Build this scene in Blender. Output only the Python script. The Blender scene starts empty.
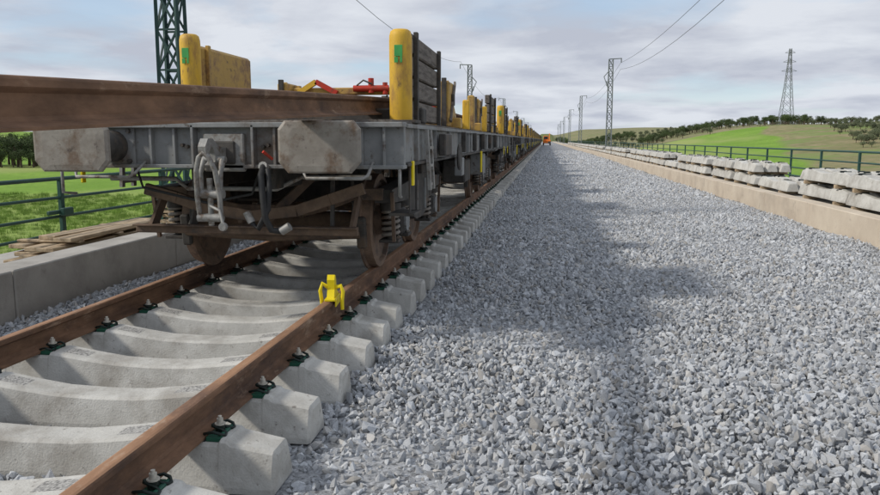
import bpy, bmesh, math, random
import numpy as np
from mathutils import Vector, Matrix
random.seed(7); np.random.seed(7)
R=math.radians
scene=bpy.context.scene
scene.view_settings.view_transform='Standard'
scene.view_settings.look='None'
scene.view_settings.exposure=0

# ---------------------------------------------------------------- materials
def mat(name,c1,c2,scale=8,rough=0.8,bump=0.0,metal=0.0,detail=6,c3=None,s3=2.0,t3=(0.5,0.65),bscale=None,rand=0.0,spec=0.3,stretch=None,c4=None,s4=1.0,t4=(.5,.7),tint=None,world=False):
    m=bpy.data.materials.new(name); m.use_nodes=True
    nt=m.node_tree; N=nt.nodes; L=nt.links
    b=N['Principled BSDF']
    tc=N.new('ShaderNodeTexCoord')
    vec=tc.outputs['Object']
    if world:
        gm=N.new('ShaderNodeNewGeometry'); vec=gm.outputs['Position']
    if stretch:
        mp=N.new('ShaderNodeMapping'); mp.inputs['Scale'].default_value=stretch
        L.new(vec,mp.inputs['Vector']); vec=mp.outputs['Vector']
    n=N.new('ShaderNodeTexNoise'); n.inputs['Scale'].default_value=scale; n.inputs['Detail'].default_value=detail
    n.inputs['Roughness'].default_value=0.65
    L.new(vec,n.inputs['Vector'])
    r=N.new('ShaderNodeValToRGB'); r.color_ramp.elements[0].position=0.32; r.color_ramp.elements[1].position=0.68
    r.color_ramp.elements[0].color=(*c1,1); r.color_ramp.elements[1].color=(*c2,1)
    L.new(n.outputs['Fac'],r.inputs['Fac'])
    col=r.outputs['Color']
    for cc,ss,tt in ((c3,s3,t3),(c4,s4,t4)):
        if cc is None: continue
        n3=N.new('ShaderNodeTexNoise'); n3.inputs['Scale'].default_value=ss; n3.inputs['Detail'].default_value=8; n3.inputs['Roughness'].default_value=0.7
        L.new(vec,n3.inputs['Vector'])
        r3=N.new('ShaderNodeValToRGB'); r3.color_ramp.elements[0].position=tt[0]; r3.color_ramp.elements[1].position=tt[1]
        L.new(n3.outputs['Fac'],r3.inputs['Fac'])
        mx=N.new('ShaderNodeMix'); mx.data_type='RGBA'
        L.new(r3.outputs['Color'],mx.inputs[0]); L.new(col,mx.inputs[6]); mx.inputs[7].default_value=(*cc,1)
        col=mx.outputs[2]
    if rand>0:
        oi=N.new('ShaderNodeObjectInfo')
        if tint is not None:
            wn_=N.new('ShaderNodeTexWhiteNoise'); wn_.noise_dimensions='1D'; L.new(oi.outputs['Random'],wn_.inputs['W'])
            rt=N.new('ShaderNodeMapRange'); rt.inputs['From Min'].default_value=.72; rt.inputs['From Max'].default_value=1.0; rt.inputs['To Max'].default_value=.6
            L.new(wn_.outputs['Value'],rt.inputs['Value'])
            mt=N.new('ShaderNodeMix'); mt.data_type='RGBA'; L.new(rt.outputs['Result'],mt.inputs[0]); L.new(col,mt.inputs[6]); mt.inputs[7].default_value=(*tint,1)
            col=mt.outputs[2]
        mr=N.new('ShaderNodeMapRange'); mr.inputs['To Min'].default_value=1-rand; mr.inputs['To Max'].default_value=1+rand
        L.new(oi.outputs['Random'],mr.inputs['Value'])
        vm=N.new('ShaderNodeVectorMath'); vm.operation='SCALE'
        L.new(col,vm.inputs[0]); L.new(mr.outputs['Result'],vm.inputs['Scale'])
        col=vm.outputs['Vector']
    L.new(col,b.inputs['Base Color'])
    b.inputs['Roughness'].default_value=rough; b.inputs['Metallic'].default_value=metal
    b.inputs['Specular IOR Level'].default_value=spec
    if bump>0:
        nb=N.new('ShaderNodeTexNoise'); nb.inputs['Scale'].default_value=bscale or scale*4; nb.inputs['Detail'].default_value=8
        L.new(vec,nb.inputs['Vector'])
        bp=N.new('ShaderNodeBump'); bp.inputs['Strength'].default_value=bump; bp.inputs['Distance'].default_value=0.01
        L.new(nb.outputs['Fac'],bp.inputs['Height']); L.new(bp.outputs['Normal'],b.inputs['Normal'])
    return m

M={}
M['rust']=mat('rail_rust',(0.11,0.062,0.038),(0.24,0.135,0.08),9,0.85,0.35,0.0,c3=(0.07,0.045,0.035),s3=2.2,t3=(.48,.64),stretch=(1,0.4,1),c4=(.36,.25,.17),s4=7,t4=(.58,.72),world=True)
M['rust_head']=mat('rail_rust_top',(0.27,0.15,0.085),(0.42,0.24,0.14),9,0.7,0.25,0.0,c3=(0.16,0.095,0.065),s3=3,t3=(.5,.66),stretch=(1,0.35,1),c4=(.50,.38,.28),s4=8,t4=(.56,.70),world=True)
M['conc']=mat('sleeper_concrete',(0.44,0.43,0.395),(0.60,0.59,0.55),4,0.9,0.35,c3=(0.34,0.32,0.285),s3=2.2,t3=(0.48,0.66),bscale=90,rand=0.06,c4=(.22,.20,.18),s4=22,t4=(.60,.70),world=True)
M['wallc']=mat('wall_concrete',(0.50,0.42,0.33),(0.62,0.54,0.43),1.5,0.9,0.3,c3=(0.36,0.30,0.24),s3=0.9,t3=(0.52,0.8),bscale=30,c4=(.3,.25,.2),s4=5,t4=(.60,.75))
M['wallg']=mat('wall_concrete_grey',(0.36,0.34,0.31),(0.47,0.45,0.41),1.8,0.9,0.3,c3=(0.25,0.235,0.21),s3=1.2,t3=(0.5,0.75),bscale=30,c4=(.2,.19,.17),s4=6,t4=(.6,.8))
M['steel_grey']=mat('wagon_grey_paint',(0.19,0.195,0.195),(0.28,0.285,0.28),4,0.65,0.15,c3=(0.14,0.105,0.08),s3=3.0,t3=(0.50,0.68),bscale=40,c4=(.08,.055,.04),s4=10,t4=(.58,.68),world=True)
M['steel_dark']=mat('wagon_dark_grime',(0.035,0.033,0.031),(0.09,0.082,0.073),7,0.75,0.3,c3=(0.13,0.09,0.06),s3=4,t3=(0.52,0.72))
M['brown']=mat('underframe_brown_rust',(0.11,0.075,0.055),(0.21,0.145,0.10),6,0.8,0.3,c3=(0.075,0.062,0.055),s3=5)
M['wheel']=mat('wheel_brown_steel',(0.17,0.115,0.08),(0.28,0.19,0.135),6,0.7,0.2,0.1,c3=(0.10,0.075,0.06),s3=5)
M['buffer']=mat('buffer_worn_steel',(0.20,0.175,0.15),(0.31,0.285,0.25),6,0.6,0.3,0.1,c3=(0.15,0.105,0.075),s3=4,t3=(0.48,0.62),c4=(.08,.06,.05),s4=9,t4=(.58,.68))
M['coup']=mat('coupling_steel',(0.22,0.22,0.21),(0.36,0.35,0.33),14,0.55,0.2,0.2,c3=(0.14,0.105,0.08),s3=10)
M['rubber']=mat('rubber_hose',(0.02,0.02,0.02),(0.04,0.04,0.04),10,0.6)
M['yellow']=mat('yellow_paint',(0.62,0.36,0.03),(0.76,0.48,0.06),5,0.55,0.1,c3=(0.42,0.24,0.06),s3=5,t3=(0.5,0.66),c4=(.16,.10,.06),s4=9,t4=(.60,.68),stretch=(1,1,.4))
M['yellow_d']=mat('yellow_paint_rusty',(0.45,0.28,0.07),(0.60,0.39,0.11),5,0.6,0.15,c3=(0.26,0.15,0.07),s3=5,t3=(0.45,0.62),c4=(.12,.08,.05),s4=8,t4=(.58,.68))
M['yellow_b']=mat('bright_yellow_paint',(0.80,0.62,0.01),(0.88,0.70,0.02),8,0.4,0.05,c3=(0.5,0.35,0.03),s3=20,t3=(0.6,0.7))
M['red']=mat('red_paint',(0.45,0.03,0.02),(0.6,0.06,0.03),6,0.5,0.1,c3=(0.2,0.05,0.03),s3=6)
M['orange']=mat('orange_paint',(0.75,0.17,0.02),(0.8,0.22,0.03),6,0.5)
M['woodg']=mat('weathered_plank',(0.12,0.10,0.088),(0.21,0.185,0.16),9,0.85,0.4,stretch=(4,0.4,4),c3=(0.07,0.06,0.05),s3=6)
M['wood']=mat('timber',(0.36,0.27,0.17),(0.52,0.41,0.28),9,0.85,0.3,stretch=(3,0.5,3),c3=(0.22,0.16,0.10),s3=4)
M['greenp']=mat('dark_green_paint',(0.02,0.06,0.05),(0.035,0.09,0.07),5,0.5,0.05)
M['clipg']=mat('green_guide_plate',(0.008,0.06,0.04),(0.02,0.10,0.06),20,0.5)
M['clipb']=mat('black_spring_steel',(0.012,0.02,0.018),(0.03,0.04,0.035),20,0.4,metal=0.4)
M['galv']=mat('galvanised_bolt',(0.45,0.43,0.38),(0.6,0.57,0.5),20,0.45,metal=0.5)
M['mast']=mat('mast_green_steel',(0.018,0.05,0.048),(0.035,0.075,0.07),3,0.55)
M['galvm']=mat('mast_galvanised',(0.13,0.15,0.15),(0.2,0.22,0.22),3,0.6)
M['wire']=mat('wire_metal',(0.10,0.10,0.11),(0.14,0.14,0.15),3,0.6)
M['glogo']=mat('green_sticker',(0.05,0.30,0.08),(0.08,0.38,0.10),8,0.5)
M['ink']=mat('sleeper_marking_ink',(0.16,0.155,0.15),(0.50,0.49,0.46),75,0.9,detail=1,world=True)
M['leaf']=mat('olive_foliage',(0.08,0.10,0.055),(0.17,0.19,0.11),3,0.8,rand=0.3)
M['leaf2']=mat('dark_foliage',(0.04,0.065,0.025),(0.11,0.15,0.055),3,0.8,rand=0.3)
M['bark']=mat('bark',(0.07,0.05,0.035),(0.13,0.10,0.07),10,0.9)
M['grass']=mat('grass_blades',(0.12,0.21,0.03),(0.24,0.34,0.07),3,0.8,rand=0.3)
M['stone']=mat('ballast_stone',(0.33,0.345,0.365),(0.55,0.565,0.58),18,0.85,0.4,c3=(0.68,0.68,0.68),s3=12,t3=(0.58,0.7),bscale=60,rand=0.30,tint=(.43,.39,.33))
M['glass']=mat('window_glass',(0.02,0.025,0.03),(0.03,0.035,0.04),3,0.15)

# ---------------------------------------------------------------- mesh builder
class MB:
    def __init__(s): s.v=[]; s.f=[]; s.m=[]; s.sm=[]; s.mats=[]
    def mi(s,m):
        m=M[m]
        if m not in s.mats: s.mats.append(m)
        return s.mats.index(m)
    def add(s,vs,fs,m,smooth=False):
        o=len(s.v); s.v.extend([tuple(v) for v in vs]); k=s.mi(m)
        for f in fs: s.f.append([i+o for i in f]); s.m.append(k); s.sm.append(smooth)
    def box(s,c,d,m,bev=0.0,rot=None,seg=1):
        bm=bmesh.new(); bmesh.ops.create_cube(bm,size=1.0)
        for v in bm.verts: v.co=Vector((v.co.x*d[0],v.co.y*d[1],v.co.z*d[2]))
        if bev>0: bmesh.ops.bevel(bm,geom=bm.edges[:],offset=min(bev,min(d)*0.45),segments=seg,affect='EDGES',profile=0.5)
        if rot is not None: bmesh.ops.rotate(bm,verts=bm.verts[:],cent=(0,0,0),matrix=rot)
        bm.verts.index_update()
        s.add([v.co+Vector(c) for v in bm.verts],[[v.index for v in f.verts] for f in bm.faces],m)
        bm.free()
    def bx(s,x0,x1,y0,y1,z0,z1,m,bev=0.0):
        s.box(((x0+x1)/2,(y0+y1)/2,(z0+z1)/2),(abs(x1-x0),abs(y1-y0),abs(z1-z0)),m,bev)
    def beam(s,a,b,w,h,m,bev=0.0):
        a=Vector(a); b=Vector(b); d=b-a
        q=d.to_track_quat('Y','Z').to_matrix()
        s.box((a+b)/2,(w,d.length,h),m,bev,rot=q)
    def tube(s,pts,r,m,n=8,caps=True):
        pts=[Vector(p) for p in pts]; vs=[]; fs=[]
        up=Vector((0.123,0.05,1)).normalized(); prev=None
        for i,p in enumerate(pts):
            t=(pts[min(i+1,len(pts)-1)]-pts[max(i-1,0)]).normalized()
            if prev is None:
                a=t.cross(up)
                if a.length<0.05: a=t.cross(Vector((1,0,0)))
            else:
                a=prev-t*prev.dot(t)
            a.normalize(); prev=a; b=t.cross(a)
            rr=r[i] if isinstance(r,(list,tuple)) else r
            for k in range(n):
                g=2*math.pi*k/n
                vs.append(p+a*math.cos(g)*rr+b*math.sin(g)*rr)
        for i in range(len(pts)-1):
            for k in range(n):
                fs.append([i*n+k,i*n+(k+1)%n,(i+1)*n+(k+1)%n,(i+1)*n+k])
        s.add(vs,fs,m,True)
        if caps:
            s.add(vs[:n],[list(range(n))[::-1]],m); s.add(vs[-n:],[list(range(n))],m)
    def lathe(s,prof,c,axis,m,n=32,smooth=False):
        vs=[]; fs=[]
        for (r,a) in prof:
            for k in range(n):
                g=2*math.pi*k/n; p=r*math.cos(g); q=r*math.sin(g)
                if axis=='x': vs.append((c[0]+a,c[1]+p,c[2]+q))
                elif axis=='y': vs.append((c[0]+p,c[1]+a,c[2]+q))
                else: vs.append((c[0]+p,c[1]+q,c[2]+a))
        for i in range(len(prof)-1):
            for k in range(n):
                fs.append([i*n+k,i*n+(k+1)%n,(i+1)*n+(k+1)%n,(i+1)*n+k])
        fs.append(list(range(n))); fs.append([(len(prof)-1)*n+k for k in range(n)])
        s.add(vs,fs,m,smooth)
    def cyl(s,a,b,r,m,n=16):
        s.tube([a,b],r,m,n)
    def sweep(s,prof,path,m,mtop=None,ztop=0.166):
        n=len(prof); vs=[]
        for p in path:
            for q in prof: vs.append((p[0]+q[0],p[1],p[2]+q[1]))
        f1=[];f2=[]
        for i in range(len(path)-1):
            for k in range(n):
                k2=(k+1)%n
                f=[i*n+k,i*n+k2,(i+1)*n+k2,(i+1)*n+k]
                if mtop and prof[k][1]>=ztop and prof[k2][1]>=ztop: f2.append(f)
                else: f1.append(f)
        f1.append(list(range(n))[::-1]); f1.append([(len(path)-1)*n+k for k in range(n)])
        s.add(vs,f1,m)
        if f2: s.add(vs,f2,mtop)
    def mesh(s,name):
        me=bpy.data.meshes.new(name); me.from_pydata(s.v,[],s.f)
        for m in s.mats: me.materials.append(m)
        me.polygons.foreach_set('material_index',s.m); me.polygons.foreach_set('use_smooth',s.sm)
        bm=bmesh.new(); bm.from_mesh(me); bmesh.ops.recalc_face_normals(bm,faces=bm.faces[:]); bm.to_mesh(me); bm.free()
        me.update(); return me
    def obj(s,name,loc=(0,0,0),parent=None):
        return link(bpy.data.objects.new(name,s.mesh(name)),loc,parent)
def link(o,loc=(0,0,0),parent=None):
    scene.collection.objects.link(o); o.location=loc
    if parent: o.parent=parent
    return o
def empty(name,loc=(0,0,0)):
    return link(bpy.data.objects.new(name,None),loc)

XC=-2.53; XR=XC+0.87; XL=XC-0.87
RAIL_H=0.172; SEAT=0.232
half=[(0.075,0),(0.075,0.012),(0.02,0.030),(0.009,0.045),(0.009,0.118),(0.030,0.132),(0.036,0.137),(0.036,0.160),(0.031,0.168),(0.02,0.172)]
PROF=half+[(-x,z) for x,z in half[::-1]]

# ---------------------------------------------------------------- sleepers / track
ST=[(1.30,.17,.15,.25),(1.285,.195,.18,.28),(1.08,.228,.20,.29),(1.06,.245,.20,.29),(1.03,.247,.20,.29),(1.015,.225,.20,.29),(.72,.225,.20,.29),(.705,.247,.20,.29),(.66,.245,.20,.29),(.45,.215,.19,.27),(.25,.192,.18,.25),(0,.186,.18,.24)]
def sleeper_geo(mb,ox=0,oy=0,oz=0,fast=True,along='x'):
    st=ST+[(-x,h,a,b) for x,h,a,b in ST[::-1][1:]]
    vs=[];fs=[];n=8
    for x,h,wt,wb in st:
        for (y,z) in [(-wb/2,0),(-wb/2,.03),(-wt/2-.006,h-.014),(-wt/2+.012,h),(wt/2-.012,h),(wt/2+.006,h-.014),(wb/2,.03),(wb/2,0)]:
            vs.append((ox+x,oy+y,oz+z) if along=='x' else (ox+y,oy+x,oz+z))
    for i in range(len(st)-1):
        for k in range(n): fs.append([i*n+k,i*n+(k+1)%n,(i+1)*n+(k+1)%n,(i+1)*n+k])
    fs.append(list(range(n))); fs.append([(len(st)-1)*n+k for k in range(n)])
    mb.add(vs,fs,'conc')
    if not fast: return
    for sx in (-.87,.87):
        mb.bx(ox+sx-.078,ox+sx+.078,oy-.085,oy+.085,oz+.2252,oz+.2315,'rubber')
        for sd in (-1,1):
            bx=ox+sx
            mb.box((bx+sd*.118,oy,oz+.236),(.078,.165,.024),'clipg',.004)
            mb.box((bx+sd*.150,oy,oz+.244),(.02,.15,.03),'clipg',.004)
            P=[(.060,-.055,.252),(.085,-.068,.262),(.12,-.078,.272),(.15,-.074,.262),(.166,-.055,.250),(.162,-.032,.252),(.14,-.022,.262),(.105,-.020,.274),(.085,-.014,.276),(.078,0,.276)]
            P=P+[(a,-b,c) for a,b,c in P[::-1][1:]]
            mb.tube([(bx+sd*a,oy+b,oz+c) for a,b,c in P],.0075,'clipb',6)
            cx=bx+sd*.118
            mb.cyl((cx,oy,oz+.24),(cx,oy,oz+.283),.024,'clipb',10)
            mb.cyl((cx,oy,oz+.283),(cx,oy,oz+.289),.027,'galv',10)
            mb.cyl((cx,oy,oz+.289),(cx,oy,oz+.312),.017,'galv',6)
            mb.cyl((cx,oy,oz+.312),(cx,oy,oz+.325),.010,'galv',6)
    for sd in (-1,1):
        mb.box((ox+sd*.555,oy,oz+.2303),(.17,.10,.001),'ink',rot=Matrix.Rotation(R(-8.13*sd),3,'Y'))

track=empty('railway_track',(XC,0,0))
mb=MB(); sleeper_geo(mb); sme=mb.mesh('sleeper')
SL_Y=[0.8+0.6*k-1.2 for k in range(46)]
for i,y in enumerate(SL_Y):
    o=bpy.data.objects.new('sleeper_%d'%(i+1),sme); link(o,(random.uniform(-.015,.015),y,random.uniform(-.003,.003)),track); o.rotation_euler=(0,0,random.uniform(-.008,.008))
ylast=SL_Y[-1]
o=bpy.data.objects.new('sleepers_distant',sme); link(o,(0,ylast+.6,0),track)
a=o.modifiers.new('arr','ARRAY'); a.count=380; a.use_relative_offset=False; a.use_constant_offset=True; a.constant_offset_displace=(0,.6,0)
for nm,x in (('rail_right',.87),('rail_left',-.87)):
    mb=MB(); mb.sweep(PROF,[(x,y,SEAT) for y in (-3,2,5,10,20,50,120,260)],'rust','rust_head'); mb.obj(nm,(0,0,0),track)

# wheel chock (yellow) on the right rail
mb=MB(); zt=SEAT+RAIL_H
mb.box((0,0,.012),(.10,.26,.02),'yellow_b',.004)
for sd in (-1,1): mb.box((sd*.047,0,-.02),(.012,.20,.06),'yellow_b',.003)
pr=[(-.10,.02),(-.02,.02),(.12,.03),(.05,.07),(.02,.16),(.00,.20),(-.04,.21),(-.07,.17),(-.06,.09)]
vs=[(-.034,y,z) for y,z in pr]+[(.034,y,z) for y,z in pr]; n=len(pr)
mb.add(vs,[list(range(n)),list(range(n,2*n))[::-1]]+[[k,(k+1)%n,n+(k+1)%n,n+k] for k in range(n)],'yellow_b')
mb.tube([(.03,-.03,.10),(.09,-.05,.12),(.11,-.05,.07),(.10,-.05,.0),(.10,-.05,-.08)],.018,'yellow_b')
mb.tube([(-.03,-.03,.10),(-.08,-.06,.14),(-.10,-.06,.08),(-.09,-.05,.0),(-.085,-.05,-.06)],.018,'yellow_b')
o=mb.obj('wheel_chock',(XR+.01,5.5,zt)); o.scale=(.85,.95,.95); o.rotation_euler=(0,0,.12)

# ---------------------------------------------------------------- wagon
WL=15.0
def wheelset(mb,y):
    for sd in (-1,1):
        prof=[(.06,-.07),(.12,-.07),(.14,-.02),(.34,-.015),(.40,-.045),(.455,-.055),(.49,-.05),(.49,-.03),(.465,-.02),(.458,.06),(.405,.07),(.39,.03),(.15,.02),(.13,.09),(.07,.10)]
        pr=[(r,a*sd) for r,a in prof]
        mb.lathe(pr,(sd*.87,y,SEAT+RAIL_H+.46),'x','wheel',48)
        mb.box((sd*1.08,y,SEAT+RAIL_H+.46),(.20,.26,.26),'steel_dark',.03)
        mb.cyl((sd*1.17,y,SEAT+RAIL_H+.46),(sd*1.20,y,SEAT+RAIL_H+.46),.10,'steel_grey',20)
        for d in (-.25,.25):
            mb.box((sd*1.08,y+d,.70),(.19,.19,.03),'steel_dark',.005)
            H=[(sd*1.08+.075*math.cos(t),y+d+.075*math.sin(t),.725+.27*t/(2*math.pi*5)) for t in np.linspace(0,2*math.pi*5,80)]
            mb.tube(H,.019,'buffer',6)
            mb.cyl((sd*1.08,y+d,.71),(sd*1.08,y+d,.99),.035,'steel_dark',8)
            mb.cyl((sd*1.08,y+d,.99),(sd*1.08,y+d,1.06),.10,'steel_dark',14)
    mb.tube([(-.85,y,SEAT+RAIL_H+.46),(-.3,y,SEAT+RAIL_H+.46),(.3,y,SEAT+RAIL_H+.46),(.85,y,SEAT+RAIL_H+.46)],.08,'brown',16)
def bogie(mb,yc):
    for dy in (-.95,.95):
        wheelset(mb,yc+dy)
        for sd in (-1,1):
            for e in (-1,1):
                mb.box((sd*.86,yc+dy+e*.51,.80),(.09,.06,.30),'steel_dark',.015,rot=Matrix.Rotation(R(-8*e),3,'X'))
                mb.beam((sd*.80,yc+dy+e*.53,.85),(sd*.76,yc+dy+e*.44,1.30),.03,.05,'steel_dark')
        for e in (-1,1):
            mb.tube([(-.85,yc+dy+e*.53,.78),(0,yc+dy+e*.53,.74),(.85,yc+dy+e*.53,.78)],.035,'brown',8)
    for sd in (-1,1):
        pr=[(-1.5,1.08),(-1.5,1.20),(-.6,1.24),(-.35,1.30),(.35,1.30),(.6,1.24),(1.5,1.20),(1.5,1.08),(.70,1.05),(.45,.86),(.2,.80),(-.2,.80),(-.45,.86),(-.70,1.05)]
        n=len(pr); x0=sd*1.0; x1=sd*1.16
        vs=[(x0,yc+y,z) for y,z in pr]+[(x1,yc+y,z) for y,z in pr]
        mb.add(vs,[list(range(n)),list(range(n,2*n))[::-1]]+[[k,(k+1)%n,n+(k+1)%n,n+k] for k in range(n)],'steel_dark')
        mb.box((sd*1.08,yc,1.34),(.26,.3,.10),'steel_dark',.01)
        for k in (-.5,.5): mb.box((sd*1.17,yc+k*.5,1.05),(.03,.03,.35),'steel_grey',.004)
        mb.beam((sd*1.16,yc-1.5,1.18),(sd*1.16,yc-1.42,.72),.03,.04,'brown')
        mb.beam((sd*1.16,yc+1.5,1.18),(sd*1.16,yc+1.42,.72),.03,.04,'brown')
    mb.box((0,yc,1.10),(2.1,.42,.26),'steel_dark',.03)
    mb.cyl((0,yc,1.2),(0,yc,1.45),.22,'steel_dark',18)
    mb.beam((.3,yc-1.5,.98),(.3,yc+1.5,.98),.04,.09,'brown'); mb.beam((-.3,yc-1.5,.92),(-.3,yc+1.5,1.05),.04,.09,'brown')
    for e in (-1,1):
        pts=[(-1.08,1.16),(-.8,1.16),(-.55,1.06),(-.3,1.00),(.3,1.00),(.55,1.06),(.8,1.16),(1.08,1.16)]
        for a,b in zip(pts[:-1],pts[1:]):
            mb.beam((a[0],yc+e*1.5,a[1]),(b[0],yc+e*1.5,b[1]),.05,.11,'brown',.006)
def end_gear(mb,e):
    def Y(y): return y if e>0 else WL-y
    for sd in (-1,1):
        w,h=.30,.185
        out=[(-w,-h+.08),(-w+.07,-h),(w-.07,-h),(w,-h+.08),(w,h-.06),(w-.05,h),(-w+.05,h),(-w,h-.06)]
        vs=[];n=len(out)
        for sc,yy in ((.72,0),(.93,.006),(1,.02),(1,.045),(.6,.06)):
            vs+=[(sd*.95+x*sc,Y(yy),1.60+z*sc) for x,z in out]
        fs=[list(range(n))]
        for i in range(4): fs+=[[i*n+k,i*n+(k+1)%n,(i+1)*n+(k+1)%n,(i+1)*n+k] for k in range(n)]
        fs.append([4*n+k for k in range(n)])
        mb.add(vs,fs,'buffer')
        mb.cyl((sd*.95,Y(.05),1.60),(sd*.95,Y(.42),1.60),.085,'coup',20)
        mb.cyl((sd*.95,Y(.26),1.60),(sd*.95,Y(.60),1.60),.125,'steel_dark',20)
        mb.cyl((sd*.95,Y(.26),1.60),(sd*.95,Y(.29),1.60),.145,'steel_grey',20)
        mb.box((sd*.95,Y(.585),1.60),(.36,.03,.32),'steel_grey',.006)
        for a in (-.14,.14):
            for b in (-.12,.12): mb.cyl((sd*.95+a,Y(.54),1.60+b),(sd*.95+a,Y(.58),1.60+b),.018,'steel_dark',6)
        x=sd*.95
        mb.tube([(x-.25,Y(.6),1.47),(x-.25,Y(.42),1.40),(x-.22,Y(.38),1.36),(x+.22,Y(.38),1.36),(x+.25,Y(.42),1.38),(x+.25,Y(.6),1.47)],.013,'coup',8)
        mb.tube([(sd*1.38,Y(.62),1.45),(sd*1.42,Y(.56),1.42),(sd*1.42,Y(.56),1.22),(sd*1.40,Y(.7),1.20)],.014,'coup',8)
        if sd>0 or e<0:
            mb.box((sd*1.33,Y(1.25),1.02),(.22,.36,.025),'steel_dark',.003)
            for q in (-.16,.16): mb.beam((sd*1.40,Y(1.25)+q,1.02),(sd*1.40,Y(1.25)+q,1.48),.012,.04,'steel_dark')
        mb.box((sd*1.462,Y(.9),1.38),(.02,.05,.20),'yellow_b',.004)
        mb.box((sd*.42,Y(.575),1.60),(.02,.05,.30),'steel_grey',.002)
        mb.box((sd*.25,Y(.560),1.60),(.02,.08,.33),'steel_grey',.002)
        mb.box((sd*.62,Y(.575),1.60),(.02,.05,.30),'steel_grey',.002)
        mb.box((sd*1.30,Y(.575),1.60),(.02,.05,.30),'steel_grey',.002)
        for q in (.32,.36): mb.cyl((sd*q,Y(.56),1.5+q*.3),(sd*q,Y(.60),1.5+q*.3),.015,'steel_dark',6)
        x=sd*.30+.05
        pts=[(x,Y(.62),1.40),(x,Y(.48),1.44),(x+.02,Y(.38),1.38),(x+.05,Y(.33),1.22),(x+.06,Y(.34),1.05),(x+.10,Y(.36),.96),(x+.17,Y(.38),.95)]
        if sd>0: mb.tube(pts,.026,'rubber',10); mb.cyl(pts[-1],(x+.24,Y(.38),.99),.034,'coup',10); mb.cyl((x,Y(.55),1.42),(x,Y(.47),1.45),.036,'coup',10)
        if sd>0:
            mb.tube([(x+.05,Y(.45),1.42),(x+.09,Y(.37),1.30),(x+.08,Y(.35),1.12),(x+.0,Y(.34),.97),(x-.05,Y(.34),1.02)],.022,'rubber',10)
            mb.cyl((x-.05,Y(.34),1.02),(x-.09,Y(.34),1.10),.030,'coup',10)
            mb.beam((x+.07,Y(.50),1.50),(x+.02,Y(.44),1.56),.02,.02,'red')
    mb.bx(-1.45,1.45,Y(.60),Y(.66),1.44,1.77,'steel_grey',.006)
    mb.bx(-1.452,1.452,Y(.52),Y(.70),1.745,1.785,'steel_grey',.005)
    mb.bx(-1.452,1.452,Y(.545),Y(.70),1.425,1.455,'steel_grey',.005)
    mb.box((0,Y(.57),1.55),(.34,.05,.30),'coup',.01)
    mb.box((0,Y(.545),1.55),(.20,.04,.18),'steel_dark',.01)
    hk=[(.54,1.50),(.54,1.59),(.40,1.60),(.30,1.66),(.22,1.66),(.17,1.60),(.18,1.54),(.23,1.53),(.25,1.585),(.29,1.60),(.33,1.55),(.33,1.49),(.27,1.46),(.30,1.42),(.40,1.42)]
    n=len(hk); vs=[(-.03,Y(y),z) for y,z in hk]+[(.03,Y(y),z) for y,z in hk]
    mb.add(vs,[list(range(n)),list(range(n,2*n))[::-1]]+[[k,(k+1)%n,n+(k+1)%n,n+k] for k in range(n)],'coup')
    mb.cyl((-.10,Y(.36),1.50),(.10,Y(.36),1.50),.026,'coup',12)
    for sd in (-1,1):
        mb.tube([(sd*.075,Y(.36),1.50),(sd*.080,Y(.30),1.40),(sd*.075,Y(.28),1.24)],[.026,.020,.026],'coup',10)
    mb.cyl((-.11,Y(.28),1.24),(.11,Y(.28),1.24),.034,'coup',12)
    mb.tube([(0,Y(.28),1.36),(0,Y(.28),1.0)],.022,'coup',12)
    mb.cyl((-.10,Y(.27),1.06),(.10,Y(.27),1.06),.032,'coup',12)
    mb.tube([(-.085,Y(.27),1.06),(-.09,Y(.25),1.22),(-.075,Y(.22),1.42),(-.04,Y(.20),1.52),(0,Y(.19),1.555),(.04,Y(.20),1.52),(.075,Y(.22),1.42),(.09,Y(.25),1.22),(.085,Y(.27),1.06)],.020,'coup',10)
    mb.tube([(0,Y(.27),1.15),(.10,Y(.22),1.12),(.13,Y(.20),1.02)],.012,'coup',8); mb.lathe([(.03,-.02),(.035,0),(.03,.02)],(.13,Y(.20),1.0),'y','coup',12)
    mb.box((-.06,Y(1.05),.87),(2.03,.05,.075),'brown',.008)
    mb.box((-.06,Y(1.02),.905),(2.03,.10,.012),'brown',.003)
    for x in (-.93,.90):
        mb.beam((x,Y(1.05),.87),(x,Y(1.3),1.15),.03,.10,'brown')
    pts=[(-1.0,1.22),(-.7,1.14),(-.4,1.04),(0,.99),(.4,1.04),(.7,1.14),(1.0,1.24)]
    for a,b in zip(pts[:-1],pts[1:]): mb.beam((a[0],Y(1.10),a[1]),(b[0],Y(1.10),b[1]),.05,.10,'brown',.005)
    mb.tube([(-1.2,Y(.9),1.32),(-.6,Y(.9),1.32),(-.5,Y(.9),1.24),(.3,Y(.9),1.24),(.5,Y(.95),1.34),(1.1,Y(.95),1.34)],.02,'coup',8)
    mb.tube([(-.9,Y(.8),1.42),(-.85,Y(.8),1.25),(-.3,Y(.85),1.12),(.1,Y(.85),1.20),(.2,Y(.8),1.42)],.012,'rubber',8)
    mb.beam((.10,Y(1.1),.93),(.45,Y(1.5),1.35),.03,.08,'brown')
    mb.beam((-.55,Y(1.08),.91),(-.50,Y(1.2),1.42),.03,.07,'steel_dark'); mb.beam((.72,Y(1.08),.91),(.70,Y(1.2),1.42),.03,.07,'steel_dark')
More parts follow.
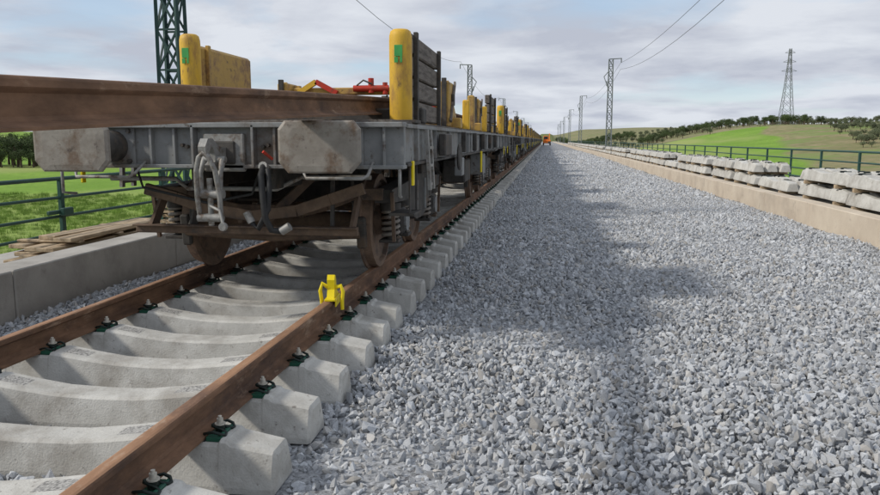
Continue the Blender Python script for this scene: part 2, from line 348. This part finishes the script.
def wagon(variant):
    mb=MB()
    end_gear(mb,1); end_gear(mb,-1)
    bogie(mb,3.0); bogie(mb,WL-3.0)
    for sd in (-1,1):
        mb.bx(sd*1.34,sd*1.42,.70,WL-.70,1.46,1.75,'steel_grey' if variant==0 else 'steel_dark',.01)
        mb.bx(sd*1.30,sd*1.46,.70,WL-.70,1.742,1.775,'steel_grey',.004)
        mb.bx(sd*1.30,sd*1.46,.70,WL-.70,1.44,1.465,'steel_dark',.004)
        for y in np.arange(1.2,WL-1,1.05): mb.bx(sd*1.42,sd*1.455,y,y+.03,1.466,1.741,'steel_grey')
        mb.bx(sd*.30,sd*.36,.70,WL-.7,1.25,1.74,'steel_dark',.01)
        for y in np.arange(4.5,WL-4,1.5): mb.box((sd*1.48,y,1.62),(.06,.12,.26),'steel_dark',.008)
        mb.beam((sd*.9,5.0,1.44),(sd*.9,7.5,.98),.06,.10,'steel_dark'); mb.beam((sd*.9,7.5,.98),(sd*.9,WL-5,1.44),.06,.10,'steel_dark')
        mb.beam((sd*1.47,1.55,1.74),(sd*1.50,1.55,1.20),.05,.03,'coup'); mb.beam((sd*1.47,1.75,1.74),(sd*1.50,1.75,1.20),.05,.03,'coup')
        for z in (1.25,1.42,1.58): mb.beam((sd*1.49,1.55,z),(sd*1.49,1.75,z),.025,.025,'coup')
        mb.box((sd*1.50,2.6,1.60),(.07,.5,.22),'steel_dark',.01); mb.lathe([(.14,-.015),(.16,0),(.14,.015)],(sd*1.53,3.6,1.45),'x','steel_dark',20)
        mb.box((sd*1.47,4.1,1.32),(.10,.25,.22),'steel_grey',.01)
        mb.box((sd*1.50,6.9,1.30),(.03,.06,.34),'yellow_b',.006)
    for y in np.arange(1.0,WL-.6,1.0): mb.bx(-1.34,1.34,y,y+.08,1.50,1.73,'steel_dark')
    mb.bx(-1.33,1.33,.72,WL-.72,1.79,1.81,'woodg')
    mb.cyl((.6,6.2,1.15),(.6,7.3,1.15),.19,'steel_dark',18); mb.box((-.5,7,1.15),(.5,.7,.35),'steel_dark',.02)
    mb.box((1.15,6.5,1.18),(.35,.8,.35),'steel_dark',.02); mb.box((1.25,9.0,1.2),(.25,.5,.4),'steel_grey',.02)
    for y in (2.2,5.4,8.6,11.6,WL-1.6):
        mb.box((0,y,1.88),(2.7,.22,.15),'yellow_d' if y!=2.2 else 'steel_dark',.015)
    for e in (1,-1):
        def Y(y): return y if e>0 else WL-y
        for sd in (-1,1):
            x=sd*1.20; yp=1.75; hp=.845
            if sd<0: x=-1.14; yp=2.35; hp=.93
            mb.lathe([(.10,0),(.105,.02),(.105,hp-.105),(.103,hp-.06),(.093,hp-.02),(.07,hp-.003),(.03,hp)],(x,Y(yp),1.80),'z','yellow',24,True)
            mb.box((x,Y(yp),1.815),(.32,.30,.03),'steel_dark',.004)
            zl=1.80+hp-.20
            mb.box((x,Y(yp-.109),zl),(.075,.006,.10),'glogo',.002); mb.box((x-.02,Y(yp-.112),zl-.08),(.035,.004,.05),'glogo',.001); mb.box((x+.025,Y(yp-.112),zl-.075),(.02,.004,.06),'glogo',.001)
            if sd>0 or e<0:
                for k in range(4):
                    z0=1.83+k*.205
                    mb.box((x+.03,Y(2.75)+random.uniform(-.03,.03),z0+.095),(.10,1.65,.185),'woodg',.012)
                for yy in (2.0,3.5): mb.box((x+.10,Y(yy),2.22),(.04,.07,.86),'steel_dark',.004)
            else:
                mb.box((x,Y(yp+.85),2.26),(.07,1.35,.76),'yellow_d',.04)
                mb.box((x+.055,Y(yp+.3),2.26),(.04,.06,.78),'yellow_d',.005)
    def frame(y,red):
        for sd in (-1,1):
            x=sd*1.15
            mb.box((x,y,2.13),(.14,.5,.62),'yellow_d',.02)
            mb.beam((x,y-.2,2.4),(x,y+.65,1.95),.10,.12,'yellow_d')
            mb.beam((x-sd*.1,y+.1,2.42),(x-sd*.1,y+.1,1.85),.10,.10,'yellow_d')
            mb.beam((x,y-.28,1.82),(x,y-.28,2.48),.06,.06,'steel_dark')
            mb.beam((x+sd*.09,y-.25,1.9),(x+sd*.09,y+.2,2.45),.03,.05,'woodg')
            mb.box((x+sd*.09,y,2.2),(.04,.12,.16),'steel_dark',.01)
        mb.box((-.25,y,2.33),(1.6,.14,.10),'yellow_d',.015)
        mb.beam((-1.0,y-.1,2.28),(-.7,y-.1,2.46),.06,.07,'yellow'); mb.beam((-.7,y-.1,2.46),(-.4,y-.1,2.30),.06,.07,'red')
        if red:
            mb.cyl((-.15,y-.12,2.36),(.35,y-.12,2.36),.045,'red',12); mb.cyl((.1,y-.12,2.30),(.1,y-.12,2.50),.04,'red',12)
            mb.cyl((.3,y-.12,2.28),(.3,y-.12,2.44),.035,'red',12); mb.tube([(-.1,y-.14,2.4),(0,y-.16,2.47),(.12,y-.16,2.42)],.012,'steel_dark')
    frame(5.3,True); frame(9.8,variant%2==0)
    for sd in (-1,1):
        for y,hh in ((7.4,.5),(8.2,.62),(11.0,.55)):
            mb.box((sd*1.2,y,1.81+hh/2),(.12,.14,hh),'yellow' if y!=8.2 else 'yellow_d',.02)
            mb.beam((sd*1.2,y+.1,1.81+hh*.8),(sd*1.2,y+.5,1.83),.05,.06,'steel_dark')
    return mb.mesh('wagon_mesh')
wm=wagon(0)
wm2=wagon(1)
Y0=5.0
for i in range(15):
    o=bpy.data.objects.new('rail_carrier_wagon',wm if i%2==0 else wm2)
    link(o,(XC,Y0+i*WL,0))
load=empty('long_rail_load',(0,0,0))
for i,x in enumerate((-2.05,-2.35,-2.68,-3.0,-3.32)):
    mb=MB(); mb.sweep(PROF,[(x,y,1.957) for y in (9.0+.4*random.random(),40,100,225)],'rust','rust'); mb.obj('rail_%d'%(i+1),(0,0,0),load)
mb=MB()
path=[]
for y in list(np.arange(-1.6,9.1,.5))+[12,30,80,225]:
    t=min(max((9.0-y)/7.0,0),2.0)
    z=1.957-.285*t**1.15 if y<9 else 1.957
    path.append((XR,y,z))
mb.sweep(PROF,path,'rust','rust'); mb.obj('suspended_rail')

# ---------------------------------------------------------------- ballast
sheet=MB()
M['bed']=mat('ballast_bed',(0.13,0.135,0.14),(0.45,0.46,0.475),22,0.95,1.0,detail=3,c3=(0.10,0.10,0.105),s3=30,t3=(0.52,0.62),bscale=25)  # dark mottling paints the shade of crevices between stones into the colour
xs=np.linspace(-4.8,5.08,20); ys=[-6,0,10,30,60,100,160,300,700]
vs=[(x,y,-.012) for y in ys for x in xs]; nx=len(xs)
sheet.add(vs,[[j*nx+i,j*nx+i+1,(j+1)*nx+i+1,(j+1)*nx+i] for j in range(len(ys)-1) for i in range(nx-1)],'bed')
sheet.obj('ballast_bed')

def scatter(name,pts,scs,objs,full=True):
    col=bpy.data.collections.new(name+'_parts')
    for o in objs: col.objects.link(o)
    me=bpy.data.meshes.new(name); me.from_pydata([tuple(p) for p in pts],[],[])
    at=me.attributes.new('sc','FLOAT','POINT'); at.data.foreach_set('value',np.asarray(scs,dtype=np.float32))
    ob=link(bpy.data.objects.new(name,me))
    ng=bpy.data.node_groups.new(name+'_gn','GeometryNodeTree')
    ng.interface.new_socket('Geometry',in_out='INPUT',socket_type='NodeSocketGeometry')
    ng.interface.new_socket('Geometry',in_out='OUTPUT',socket_type='NodeSocketGeometry')
    N=ng.nodes; L=ng.links
    gi=N.new('NodeGroupInput'); go=N.new('NodeGroupOutput')
    ip=N.new('GeometryNodeInstanceOnPoints'); ci=N.new('GeometryNodeCollectionInfo')
    ci.inputs['Collection'].default_value=col; ci.inputs['Separate Children'].default_value=True; ci.inputs['Reset Children'].default_value=True
    rv=N.new('FunctionNodeRandomValue'); rv.data_type='FLOAT_VECTOR'
    rv.inputs[0].default_value=(0,0,0); rv.inputs[1].default_value=(6.283,6.283,6.283) if full else (0,0,6.283)
    na=N.new('GeometryNodeInputNamedAttribute'); na.data_type='FLOAT'; na.inputs['Name'].default_value='sc'
    L.new(gi.outputs[0],ip.inputs['Points']); L.new(ci.outputs[0],ip.inputs['Instance']); ip.inputs['Pick Instance'].default_value=True
    L.new(rv.outputs[0],ip.inputs['Rotation']); L.new(na.outputs[0],ip.inputs['Scale']); L.new(ip.outputs[0],go.inputs[0])
    md=ob.modifiers.new('scatter','NODES'); md.node_group=ng
    return ob
stones=[]
for k in range(16):
    bm=bmesh.new()
    ax=(random.uniform(.9,1.4),random.uniform(.7,1.0),random.uniform(.5,.8))
    for i in range(13):
        v=Vector((random.gauss(0,1),random.gauss(0,1),random.gauss(0,1))).normalized()*random.uniform(.78,1.12)
        bm.verts.new((v.x*ax[0]*.5,v.y*ax[1]*.5,v.z*ax[2]*.5))
    r=bmesh.ops.convex_hull(bm,input=bm.verts[:])
    bmesh.ops.delete(bm,geom=list({e for e in r['geom_interior'] if isinstance(e,bmesh.types.BMVert)}),context='VERTS')
    me=bpy.data.meshes.new('stone'); bm.to_mesh(me); bm.free(); me.materials.append(M['stone'])
    stones.append(bpy.data.objects.new('stone_%d'%k,me))
P=[];S=[]
def zone(y0,y1,sp,sz,x0=-4.75,x1=5.05,zj=.012):
    nx=int((x1-x0)/sp); ny=int((y1-y0)/sp)
    gx,gy=np.meshgrid(np.arange(nx),np.arange(ny))
    x=x0+(gx+np.random.uniform(-.1,1.1,gx.shape))*sp; y=y0+(gy+np.random.uniform(-.1,1.1,gy.shape))*sp
    x=x.ravel(); y=y.ravel()
    x=np.clip(x,x0+.01,x1-.015)
    s=sz*np.random.lognormal(0,.29,x.size); s=np.clip(s,sz*.4,sz*1.9)
    z=.004+np.random.uniform(-zj,zj,x.size)+.014*np.sin(x*2.1+np.sin(y*.9)*2)+.014*np.sin(y*1.7+x)
    und=(np.abs(x-XC)<1.33)
    k=np.round((y-SL_Y[0])/.6)*.6+SL_Y[0]
    bad=und&(np.abs(y-k)<.165)
    ok=~bad
    P.append(np.stack([x,y,z],1)[ok]); S.append(s[ok])
zone(0.2,9,.034,.046)
zone(0.2,9,.11,.054,zj=.006)
P[-1][:,2]+=.022
zone(9,22,.048,.060)
zone(22,50,.075,.092)
zone(50,110,.14,.16)
P=np.concatenate(P); S=np.concatenate(S)
scatter('ballast_stones',P,S,stones)

# ---------------------------------------------------------------- deck, walls, walkways
mb=MB(); mb.bx(-6.9,7.9,-8,700,-.9,-.03,'wallg'); mb.obj('viaduct_deck')
wl=empty('parapet_wall',(0,0,0))
def wall(name,x0,x1,z1,m,parent):
    mb=MB(); y=-6.0
    while y<120:
        mb.bx(x0+random.uniform(-.004,.004),x1,y,y+2.985,-.02,z1+random.uniform(-.006,.006),m,.012); y+=3.0
    mb.bx(x0,x1,y,600,-.02,z1,m,.012)
    return mb.obj(name,(0,0,0),parent)
wall('segments',5.09,5.40,.44,'wallc',wl)
wl2=empty('parapet_wall',(0,0,0)); wall('segments',-5.22,-4.82,.46,'wallg',wl2)
mb=MB(); mb.bx(5.40,7.8,-6,600,-.02,.36,'wallg'); mb.obj('walkway')
mb=MB(); mb.bx(-6.8,-5.22,-6,600,-.02,.22,'wallg'); mb.obj('walkway')

def handrail(x,zb,zs,y0,y1,step,extra=False):
    mb=MB()
    y=y0
    while y<=y1:
        mb.box((x,y,(zb+zs[0])/2),(.05,.07,zs[0]-zb),'greenp',.005)
        mb.box((x,y,zb+.01),(.16,.16,.02),'greenp',.002)
        if extra: mb.box((x+.02,y-.12,zb+.52),(.05,.36,.05),'greenp',.01); mb.box((x+.07,y,zb+.52),(.06,.2,.10),'greenp',.01)
        y+=step
    for i,z in enumerate(zs):
        mb.tube([(x,y0-4,z),(x,y1,z)],.026 if i==0 else .02,'greenp',8)
    return mb.obj('handrail')
handrail(-6.15,.22,(1.16,.92,.68,.46),-1.4,248,2.5,True)
handrail(7.5,.36,(1.36,1.10,.82,.58),-1.0,248,2.5)

st=empty('timber_stack',(-5.68,8.5,.22))
mb=MB()
for k in range(4):
    for j in range(3):
        if k==3 and j==0: continue
        mb.box((-.28+.27*j+random.uniform(-.03,.03),random.uniform(-.2,.2),.05+k*.085),(.22,2.0,.045),'wood',.006,rot=Matrix.Rotation(random.uniform(-.05,.05),3,'Z'))
    for yy in (-.8,0,.8): mb.box((0,yy,.013+k*.085),(.8,.09,.026),'wood',.004)
mb.obj('planks',(0,0,0),st)
st=empty('timber_stack',(-5.72,11.8,.22)); mb=MB()
for k in range(5):
    for j in range(3): mb.box((-.28+.27*j+random.uniform(-.03,.03),random.uniform(-.1,.1),.05+k*.08),(.22,1.6,.05),'wood',.006)
mb.obj('planks',(0,0,0),st)

def stackmesh(layers,cols):
    mb=MB()
    for l in range(layers):
        z=.09+l*.33
        for yy in (-.85,.85): mb.box((0,yy,z-.045),(.34*cols,.09,.075),'wood',.004)
        for c in range(cols):
            sleeper_geo(mb,(c-(cols-1)/2)*.33+random.uniform(-.02,.02),random.uniform(-.10,.10),z,False,'y')
            for sx in (-.87,.87):
                for sd in (-1,1):
                    mb.box(((c-(cols-1)/2)*.33,sx+sd*.12,z+.24),(.12,.06,.04),'clipb',.01)
    return mb.mesh('sleeper_stack_mesh')
sm=[stackmesh(2,3),stackmesh(2,3),stackmesh(1,3),stackmesh(2,3)]
y=7.6; i=0
while y<190:
    k=[0,1,3][i%3]
    if i in (4,9,15,22): k=2
    o=bpy.data.objects.new('concrete_sleeper_stack',sm[k]); link(o,(6.08+random.uniform(-.08,.08),y,.37)); o.rotation_euler=(0,0,random.uniform(-.04,.04))
    y+=2.6+random.choice([.2,.3,.6,.25,.9 if i>4 else .3]); i+=1

# ---------------------------------------------------------------- masts
def mast_mesh(m,side,h=8.9,arm=True,w=.52):
    mb=MB()
    for a in (-1,1):
        for b in (-1,1):
            mb.beam((a*w/2,b*w*.38,0),(a*w*.36,b*w*.3,h),.065,.065,m)
    n=13
    def pt(a,b,t): return (a*(w/2+(w*.36-w/2)*t),b*(w*.38+(w*.3-w*.38)*t),h*t)
    for i in range(n):
        t0=i/n; t1=(i+1)/n
        for b in (-1,1):
            mb.beam(pt(-1,b,t0),pt(1,b,t1),.035,.035,m); mb.beam(pt(1,b,t0),pt(-1,b,t1),.035,.035,m)
        for a in (-1,1):
            mb.beam(pt(a,-1,t0),pt(a,1,t1),.03,.03,m)
        for b in (-1,1): mb.beam(pt(-1,b,t1),pt(1,b,t1),.035,.035,m)
    mb.box((0,0,.02),(.8,.7,.12),'wallg',.01)
    if arm:
        mb.beam((-side*.1,0,h),(side*1.0,0,h+.05),.08,.08,m)
        mb.cyl((side*.95,0,h),(side*.95,0,h-.35),.05,m,8)
        mb.beam((-side*.25,0,h-2.6),(-side*.5,1.6,h-1.5),.06,.06,m); mb.beam((-side*.25,0,h-1.2),(-side*.5,1.6,h-1.5),.05,.05,m)
        for q in (.3,.6,.8): mb.cyl((-side*.3,q,h-2.6+q*.6),(-side*.3,q+.12,h-2.5+q*.6),.07,m,8)
    return mb.mesh('mast_mesh')
mmR=mast_mesh('galvm',1); mmL=mast_mesh('galvm',-1); mmG=mast_mesh('mast',-1,h=9.6,w=.46)
link(bpy.data.objects.new('catenary_mast',mmG),(-7.05,13.4,0))
link(bpy.data.objects.new('catenary_mast',mmR),(6.75,11.0,.35))
for y in (73,133,193,253,313,373):
    link(bpy.data.objects.new('catenary_mast',mmR),(6.0,y,.35)); link(bpy.data.objects.new('catenary_mast',mmL),(-7.5,y,0))
def wire(name,x,zs,sag,x2=None):
    mb=MB(); pts=[]
    Y=[-46,11.0,73,133,193,253]
    for a,b in zip(Y[:-1],Y[1:]):
        for t in np.linspace(0,1,13)[:-1]:
            pts.append((x,a+(b-a)*t,zs-sag*4*t*(1-t)))
    mb.tube(pts,.013,'wire',5); mb.obj(name)
wire('overhead_wire',6.9,8.9,.9); wire('overhead_wire',6.9,8.3,1.3); wire('overhead_wire',-8.4,9.2,1.6)

# ---------------------------------------------------------------- terrain
def sst(a,b,x):
    t=np.clip((x-a)/(b-a),0,1); return t*t*(3-2*t)
def H(x,y):
    x=np.asarray(x,float); y=np.asarray(y,float)
    emb=sst(9,18,np.abs(x))
    base=-1.0-3.4*emb
    hillR=13.5*sst(14,100,x)*sst(60,370,y)+3.0*sst(120,230,x)*sst(80,300,y)
    hillR=hillR+1.0*np.sin(x*.021+y*.009)*sst(40,200,x)
    left=1.5*sst(60,200,-x)*(1+np.sin(x*.012+y*.01))+ 7*sst(250,800,-x)
    far=13*sst(900,1900,y)*(1+.4*np.sin(x*.004+1))
    return base+hillR+left+far
def gridc(n,lim,p): 
    t=np.linspace(-1,1,n); return np.sign(t)*np.abs(t)**p*lim
xs=gridc(141,2200,2.6); ty=np.linspace(0,1,150); ys=-300+3300*ty**1.8
nx=len(xs)
XX,YY=np.meshgrid(xs,ys); ZZ=H(XX,YY)
vs=np.stack([XX.ravel(),YY.ravel(),ZZ.ravel()],1)
fs=[[j*nx+i,j*nx+i+1,(j+1)*nx+i+1,(j+1)*nx+i] for j in range(len(ys)-1) for i in range(nx-1)]
m=bpy.data.materials.new('field_ground'); m.use_nodes=True; M['field']=m
N=m.node_tree.nodes; L=m.node_tree.links; b=N['Principled BSDF']; b.inputs['Roughness'].default_value=.95; b.inputs['Specular IOR Level'].default_value=.1
geo=N.new('ShaderNodeNewGeometry'); sep=N.new('ShaderNodeSeparateXYZ'); L.new(geo.outputs['Position'],sep.inputs[0])
def noise(sc,d=6,st=None):
    n=N.new('ShaderNodeTexNoise'); n.inputs['Scale'].default_value=sc; n.inputs['Detail'].default_value=d
    if st:
        mp=N.new('ShaderNodeMapping'); mp.inputs['Scale'].default_value=st; L.new(geo.outputs['Position'],mp.inputs[0]); L.new(mp.outputs[0],n.inputs['Vector'])
    else: L.new(geo.outputs['Position'],n.inputs['Vector'])
    return n.outputs['Fac']
def math_(op,a,bb,c=None):
    n=N.new('ShaderNodeMath'); n.operation=op
    for i,v in enumerate((a,bb,c)):
        if v is None: continue
        if isinstance(v,(int,float)): n.inputs[i].default_value=v
        else: L.new(v,n.inputs[i])
    return n.outputs[0]
def mr(v,a,bb):
    n=N.new('ShaderNodeMapRange'); n.inputs['From Min'].default_value=a; n.inputs['From Max'].default_value=bb; L.new(v,n.inputs['Value']); return n.outputs['Result']
def mixc(f,a,bb):
    n=N.new('ShaderNodeMix'); n.data_type='RGBA'
    L.new(f,n.inputs[0])
    for i,v in ((6,a),(7,bb)):
        if isinstance(v,tuple): n.inputs[i].default_value=(*v,1)
        else: L.new(v,n.inputs[i])
    return n.outputs[2]
green=mixc(mr(noise(.09),.35,.65),(0.17,0.30,0.04),(0.25,0.39,0.065))
green=mixc(mr(noise(1.3),.35,.75),green,(0.14,0.24,0.04))
green=mixc(mr(noise(.03,4,(1,.35,1)),.50,.64),green,(0.29,0.34,0.11))
brown=mixc(mr(noise(.06),.35,.65),(0.22,0.20,0.10),(0.33,0.27,0.16))
brown=mixc(mr(noise(.5),.4,.7),brown,(0.17,0.19,0.075))
brown=mixc(mr(noise(.02,3,(1,2.5,1)),.5,.6),brown,(0.19,0.25,0.08))
olive=mixc(mr(noise(.05),.35,.65),(0.27,0.24,0.14),(0.18,0.20,0.09))
x=sep.outputs['X']; y=sep.outputs['Y']
wob=math_('MULTIPLY',math_('SUBTRACT',noise(.012,3),.5),40.)
e1=math_('SUBTRACT',math_('ADD',x,wob),math_('MULTIPLY_ADD',y,.235,12.))
fb=mr(e1,-1.5,1.5)
c=mixc(fb,green,brown)
e2=math_('SUBTRACT',math_('ADD',y,wob),315.)
fo=math_('MULTIPLY',mr(e2,-3.,3.),mr(x,5.,12.))
c=mixc(fo,c,olive)
ab=math_('ABSOLUTE',x,0); vg=mr(ab,17.,12.)
c=mixc(vg,c,(0.15,0.17,0.06))
L.new(c,b.inputs['Base Color'])
bp=N.new('ShaderNodeBump'); bp.inputs['Strength'].default_value=.8; bp.inputs['Distance'].default_value=.15; L.new(noise(2.2,8),bp.inputs['Height']); L.new(bp.outputs['Normal'],b.inputs['Normal'])
mb=MB(); mb.add(vs,fs,'field',True); mb.obj('ground')

def tuft():
    mb=MB(); vs=[];fs=[]
    for k in range(34):
        a=random.uniform(0,6.28); r=random.uniform(0,.5); bx_,by_=r*math.cos(a),r*math.sin(a); h=random.uniform(.15,.45); l=random.uniform(-.25,.25); l2=random.uniform(-.25,.25); w=.02
        o=len(vs); vs+=[(bx_-w,by_,-.1),(bx_+w,by_+w,-.1),(bx_+l,by_+l2,h)]; fs.append([o,o+1,o+2])
    mb.add(vs,fs,'grass'); return bpy.data.objects.new('tuft',mb.mesh('tuft'))
tf=[tuft() for _ in range(5)]
P=np.stack([-np.random.uniform(8,60,9000),np.random.uniform(2,75,9000),np.zeros(9000)],1)
P2=np.stack([np.random.uniform(9,70,5000),np.random.uniform(10,120,5000),np.zeros(5000)],1)
P=np.concatenate([P,P2]); P[:,2]=H(P[:,0],P[:,1])
scatter('grass_tufts',P,np.random.uniform(.4,1.1,len(P)),tf,False)

def tree_obj(i,leaf,tall=1.0):
    mb=MB(); h=1.5*tall
    mb.tube([(0,0,-.3),(.05,.02,h*.5),(.0,.1,h)],[.24,.18,.13],'bark',7)
    cl=[]
    for k in range(7):
        a=random.uniform(0,6.28); rr=random.uniform(.5,1.5); z=h+random.uniform(.4,2.0*tall)
        c=Vector((rr*math.cos(a),rr*math.sin(a),z)); cl.append((c,random.uniform(.7,1.15)))
        mb.tube([(0,.1,h*.9),tuple(c*.55+Vector((0,0,h*.45))),tuple(c)],[.10,.06,.03],'bark',5)
    cl.append((Vector((0,0,h+1.2*tall)),1.2))
    vs=[];fs=[]
    for c,r in cl:
        for k in range(150):
            d=Vector((random.gauss(0,1),random.gauss(0,1),random.gauss(0,1))).normalized()*r*random.uniform(.55,1.08)
            d.z*=.8; p=c+d; s=random.uniform(.08,.17)
            u=Vector((random.gauss(0,1),random.gauss(0,1),random.gauss(0,1))).normalized(); w=u.cross(Vector((random.gauss(0,1),random.gauss(0,1),random.gauss(0,1)))).normalized()
            o=len(vs); vs+=[p-u*s,p+w*s*.6,p+u*s,p-w*s*.6]; fs.append([o,o+1,o+2,o+3])
    mb.add(vs,fs,leaf)
    return bpy.data.objects.new('tree_%d'%i,mb.mesh('tree_part'))
ol=[tree_obj(i,'leaf') for i in range(4)]
dk=[tree_obj(i+9,'leaf2',1.3) for i in range(4)]
P=[];S=[]
for gx in np.arange(20,430,9.5):
    for gy in np.arange(318,560,11):
        if gx> .62*gy: continue
        if random.random()<.25: continue
        P.append((gx+random.uniform(-1.3,1.3),gy+random.uniform(-1.3,1.3),0)); S.append(random.uniform(.5,.85))
for k in range(330):
    gy=random.uniform(190,320); gx=random.uniform(.26*gy+26,.62*gy+10)
    P.append((gx,gy,0)); S.append(random.uniform(.35,.7))
P=np.array(P); P[:,2]=H(P[:,0],P[:,1])-.1
scatter('olive_grove',P,S,ol,False)
P=[];S=[]
for k in range(170):
    t=random.random(); gy=random.uniform(330,362)+15*math.sin(t*5); gx=42+t*68
    P.append((gx,gy,0)); S.append(random.uniform(.5,.85))
for k in range(260):
    t=random.random(); gx=-90-t*130; gy=150+t*-45+random.uniform(-9,9)
    P.append((gx,gy,0)); S.append(random.uniform(.6,1.3))
for k in range(260):
    gx=random.uniform(-400,-60); gy=random.uniform(260,600); P.append((gx,gy,0)); S.append(random.uniform(1,1.6))
for k in range(120):
    gx=random.uniform(8,60); gy=random.uniform(460,700); P.append((gx,gy,0)); S.append(random.uniform(.7,1.1))
P=np.array(P); P[:,2]=H(P[:,0],P[:,1])-.1
scatter('distant_trees',P,S,dk,False)

mb=MB(); h=33; n=9
def pw(t): return 2.4*(1-t)**1.3+.40
def pp(a,bb,t): return (a*pw(t),bb*pw(t),h*t)
for i in range(n):
    t0=i/n;t1=(i+1)/n
    for a in (-1,1):
        for bb in (-1,1): mb.beam(pp(a,bb,t0),pp(a,bb,t1),.18,.18,'galvm')
        mb.beam(pp(a,-1,t0),pp(a,1,t1),.10,.10,'galvm'); mb.beam(pp(a,1,t0),pp(a,-1,t1),.10,.10,'galvm')
        mb.beam(pp(-1,a,t0),pp(1,a,t1),.10,.10,'galvm'); mb.beam(pp(1,a,t0),pp(-1,a,t1),.10,.10,'galvm')
for z,w in ((.70,3.2),(.82,2.7),(.94,2.1)):
    for a in (-1,1):
        mb.beam((0,0,h*z),(a*w,0,h*z+.2),.16,.16,'galvm'); mb.beam((0,0,h*z+1.4),(a*w,0,h*z+.2),.12,.12,'galvm')
px,py=106,350
mb.obj('electricity_pylon',(px,py,float(H(px,py))-.2))

mb=MB()
mb.box((0,0,1.1),(2.2,4.5,.9),'orange',.1); mb.box((-.3,-.8,2.1),(1.3,1.6,1.3),'orange',.12); mb.box((-.3,-1.62,2.2),(1.1,.04,.8),'glass',.02)
for a in (-1,1):
    mb.box((a*.95,0,.4),(.45,4.2,.75),'steel_dark',.2)
mb.beam((.6,-1,1.8),(.7,-3.4,3.3),.25,.3,'orange'); mb.beam((.7,-3.4,3.3),(.7,-4.6,1.2),.2,.25,'orange'); mb.box((.7,-4.7,.9),(.8,.6,.6),'steel_dark',.05)
mb.obj('orange_excavator',(.3,215,.02))

# ---------------------------------------------------------------- light
az=R(-112); el=R(37)
sd=Vector((math.sin(az)*math.cos(el),math.cos(az)*math.cos(el),math.sin(el)))
sl=bpy.data.lights.new('sun','SUN'); sl.energy=2.7; sl.angle=R(5.0); sl.color=(1,.94,.85)
so=link(bpy.data.objects.new('sun',sl)); so.rotation_euler=(-sd).to_track_quat('-Z','Y').to_euler()
w=bpy.data.worlds.new('World'); scene.world=w; w.use_nodes=True
N=w.node_tree.nodes; L=w.node_tree.links; bg=N['Background']; bg.inputs['Strength'].default_value=.14
sky=N.new('ShaderNodeTexSky'); sky.sky_type='NISHITA'; sky.sun_disc=False; sky.sun_elevation=el; sky.sun_rotation=az%(2*math.pi); sky.air_density=1.0; sky.dust_density=.6
tc=N.new('ShaderNodeTexCoord'); sp=N.new('ShaderNodeSeparateXYZ'); L.new(tc.outputs['Generated'],sp.inputs[0])
def wm_(op,a,bb):
    n=N.new('ShaderNodeMath'); n.operation=op
    for i,v in enumerate((a,bb)):
        if isinstance(v,(int,float)): n.inputs[i].default_value=v
        else: L.new(v,n.inputs[i])
    return n.outputs[0]
zz=wm_('ADD',wm_('MAXIMUM',sp.outputs['Z'],0.0),.13)
cx=wm_('DIVIDE',sp.outputs['X'],zz); cy=wm_('DIVIDE',sp.outputs['Y'],zz)
cb=N.new('ShaderNodeCombineXYZ'); L.new(cx,cb.inputs[0]); L.new(cy,cb.inputs[1])
def wn(sc,d,off=0,ro=.5):
    n=N.new('ShaderNodeTexNoise'); n.inputs['Scale'].default_value=sc; n.inputs['Detail'].default_value=d; n.inputs['Roughness'].default_value=ro; n.inputs['Distortion'].default_value=.2
    mp=N.new('ShaderNodeMapping'); mp.inputs['Location'].default_value=(off,off*.7,0); L.new(cb.outputs[0],mp.inputs[0]); L.new(mp.outputs[0],n.inputs['Vector']); return n.outputs['Fac']
def wr(v,p0,p1,c0,c1):
    r=N.new('ShaderNodeValToRGB'); r.color_ramp.elements[0].position=p0; r.color_ramp.elements[1].position=p1; r.color_ramp.elements[0].color=c0; r.color_ramp.elements[1].color=c1; L.new(v,r.inputs['Fac']); return r.outputs['Color']
cov=wr(wn(.75,8,3.),.37,.50,(0.22,0.22,0.22,1),(1,1,1,1))
shade=wr(wn(1.2,8,11.,.55),.38,.62,(.56,.60,.70,1),(.82,.86,.93,1))
sc=N.new('ShaderNodeVectorMath'); sc.operation='SCALE'; L.new(shade,sc.inputs[0]); sc.inputs['Scale'].default_value=6.4
bl=N.new('ShaderNodeMix'); bl.data_type='RGBA'; bl.inputs[0].default_value=.5; L.new(sky.outputs[0],bl.inputs[6]); bl.inputs[7].default_value=(3.4,4.5,5.9,1)
mx=N.new('ShaderNodeMix'); mx.data_type='RGBA'; L.new(cov,mx.inputs[0]); L.new(bl.outputs[2],mx.inputs[6]); L.new(sc.outputs['Vector'],mx.inputs[7])
L.new(mx.outputs[2],bg.inputs['Color'])

# ---------------------------------------------------------------- camera
cam=bpy.data.cameras.new('camera'); cam.sensor_width=36; cam.lens=29.9; cam.clip_end=6000; cam.clip_start=.05
co=link(bpy.data.objects.new('camera',cam),(0,0,1.65)); co.rotation_euler=(R(90-8.38),0,R(8.15))
scene.camera=co
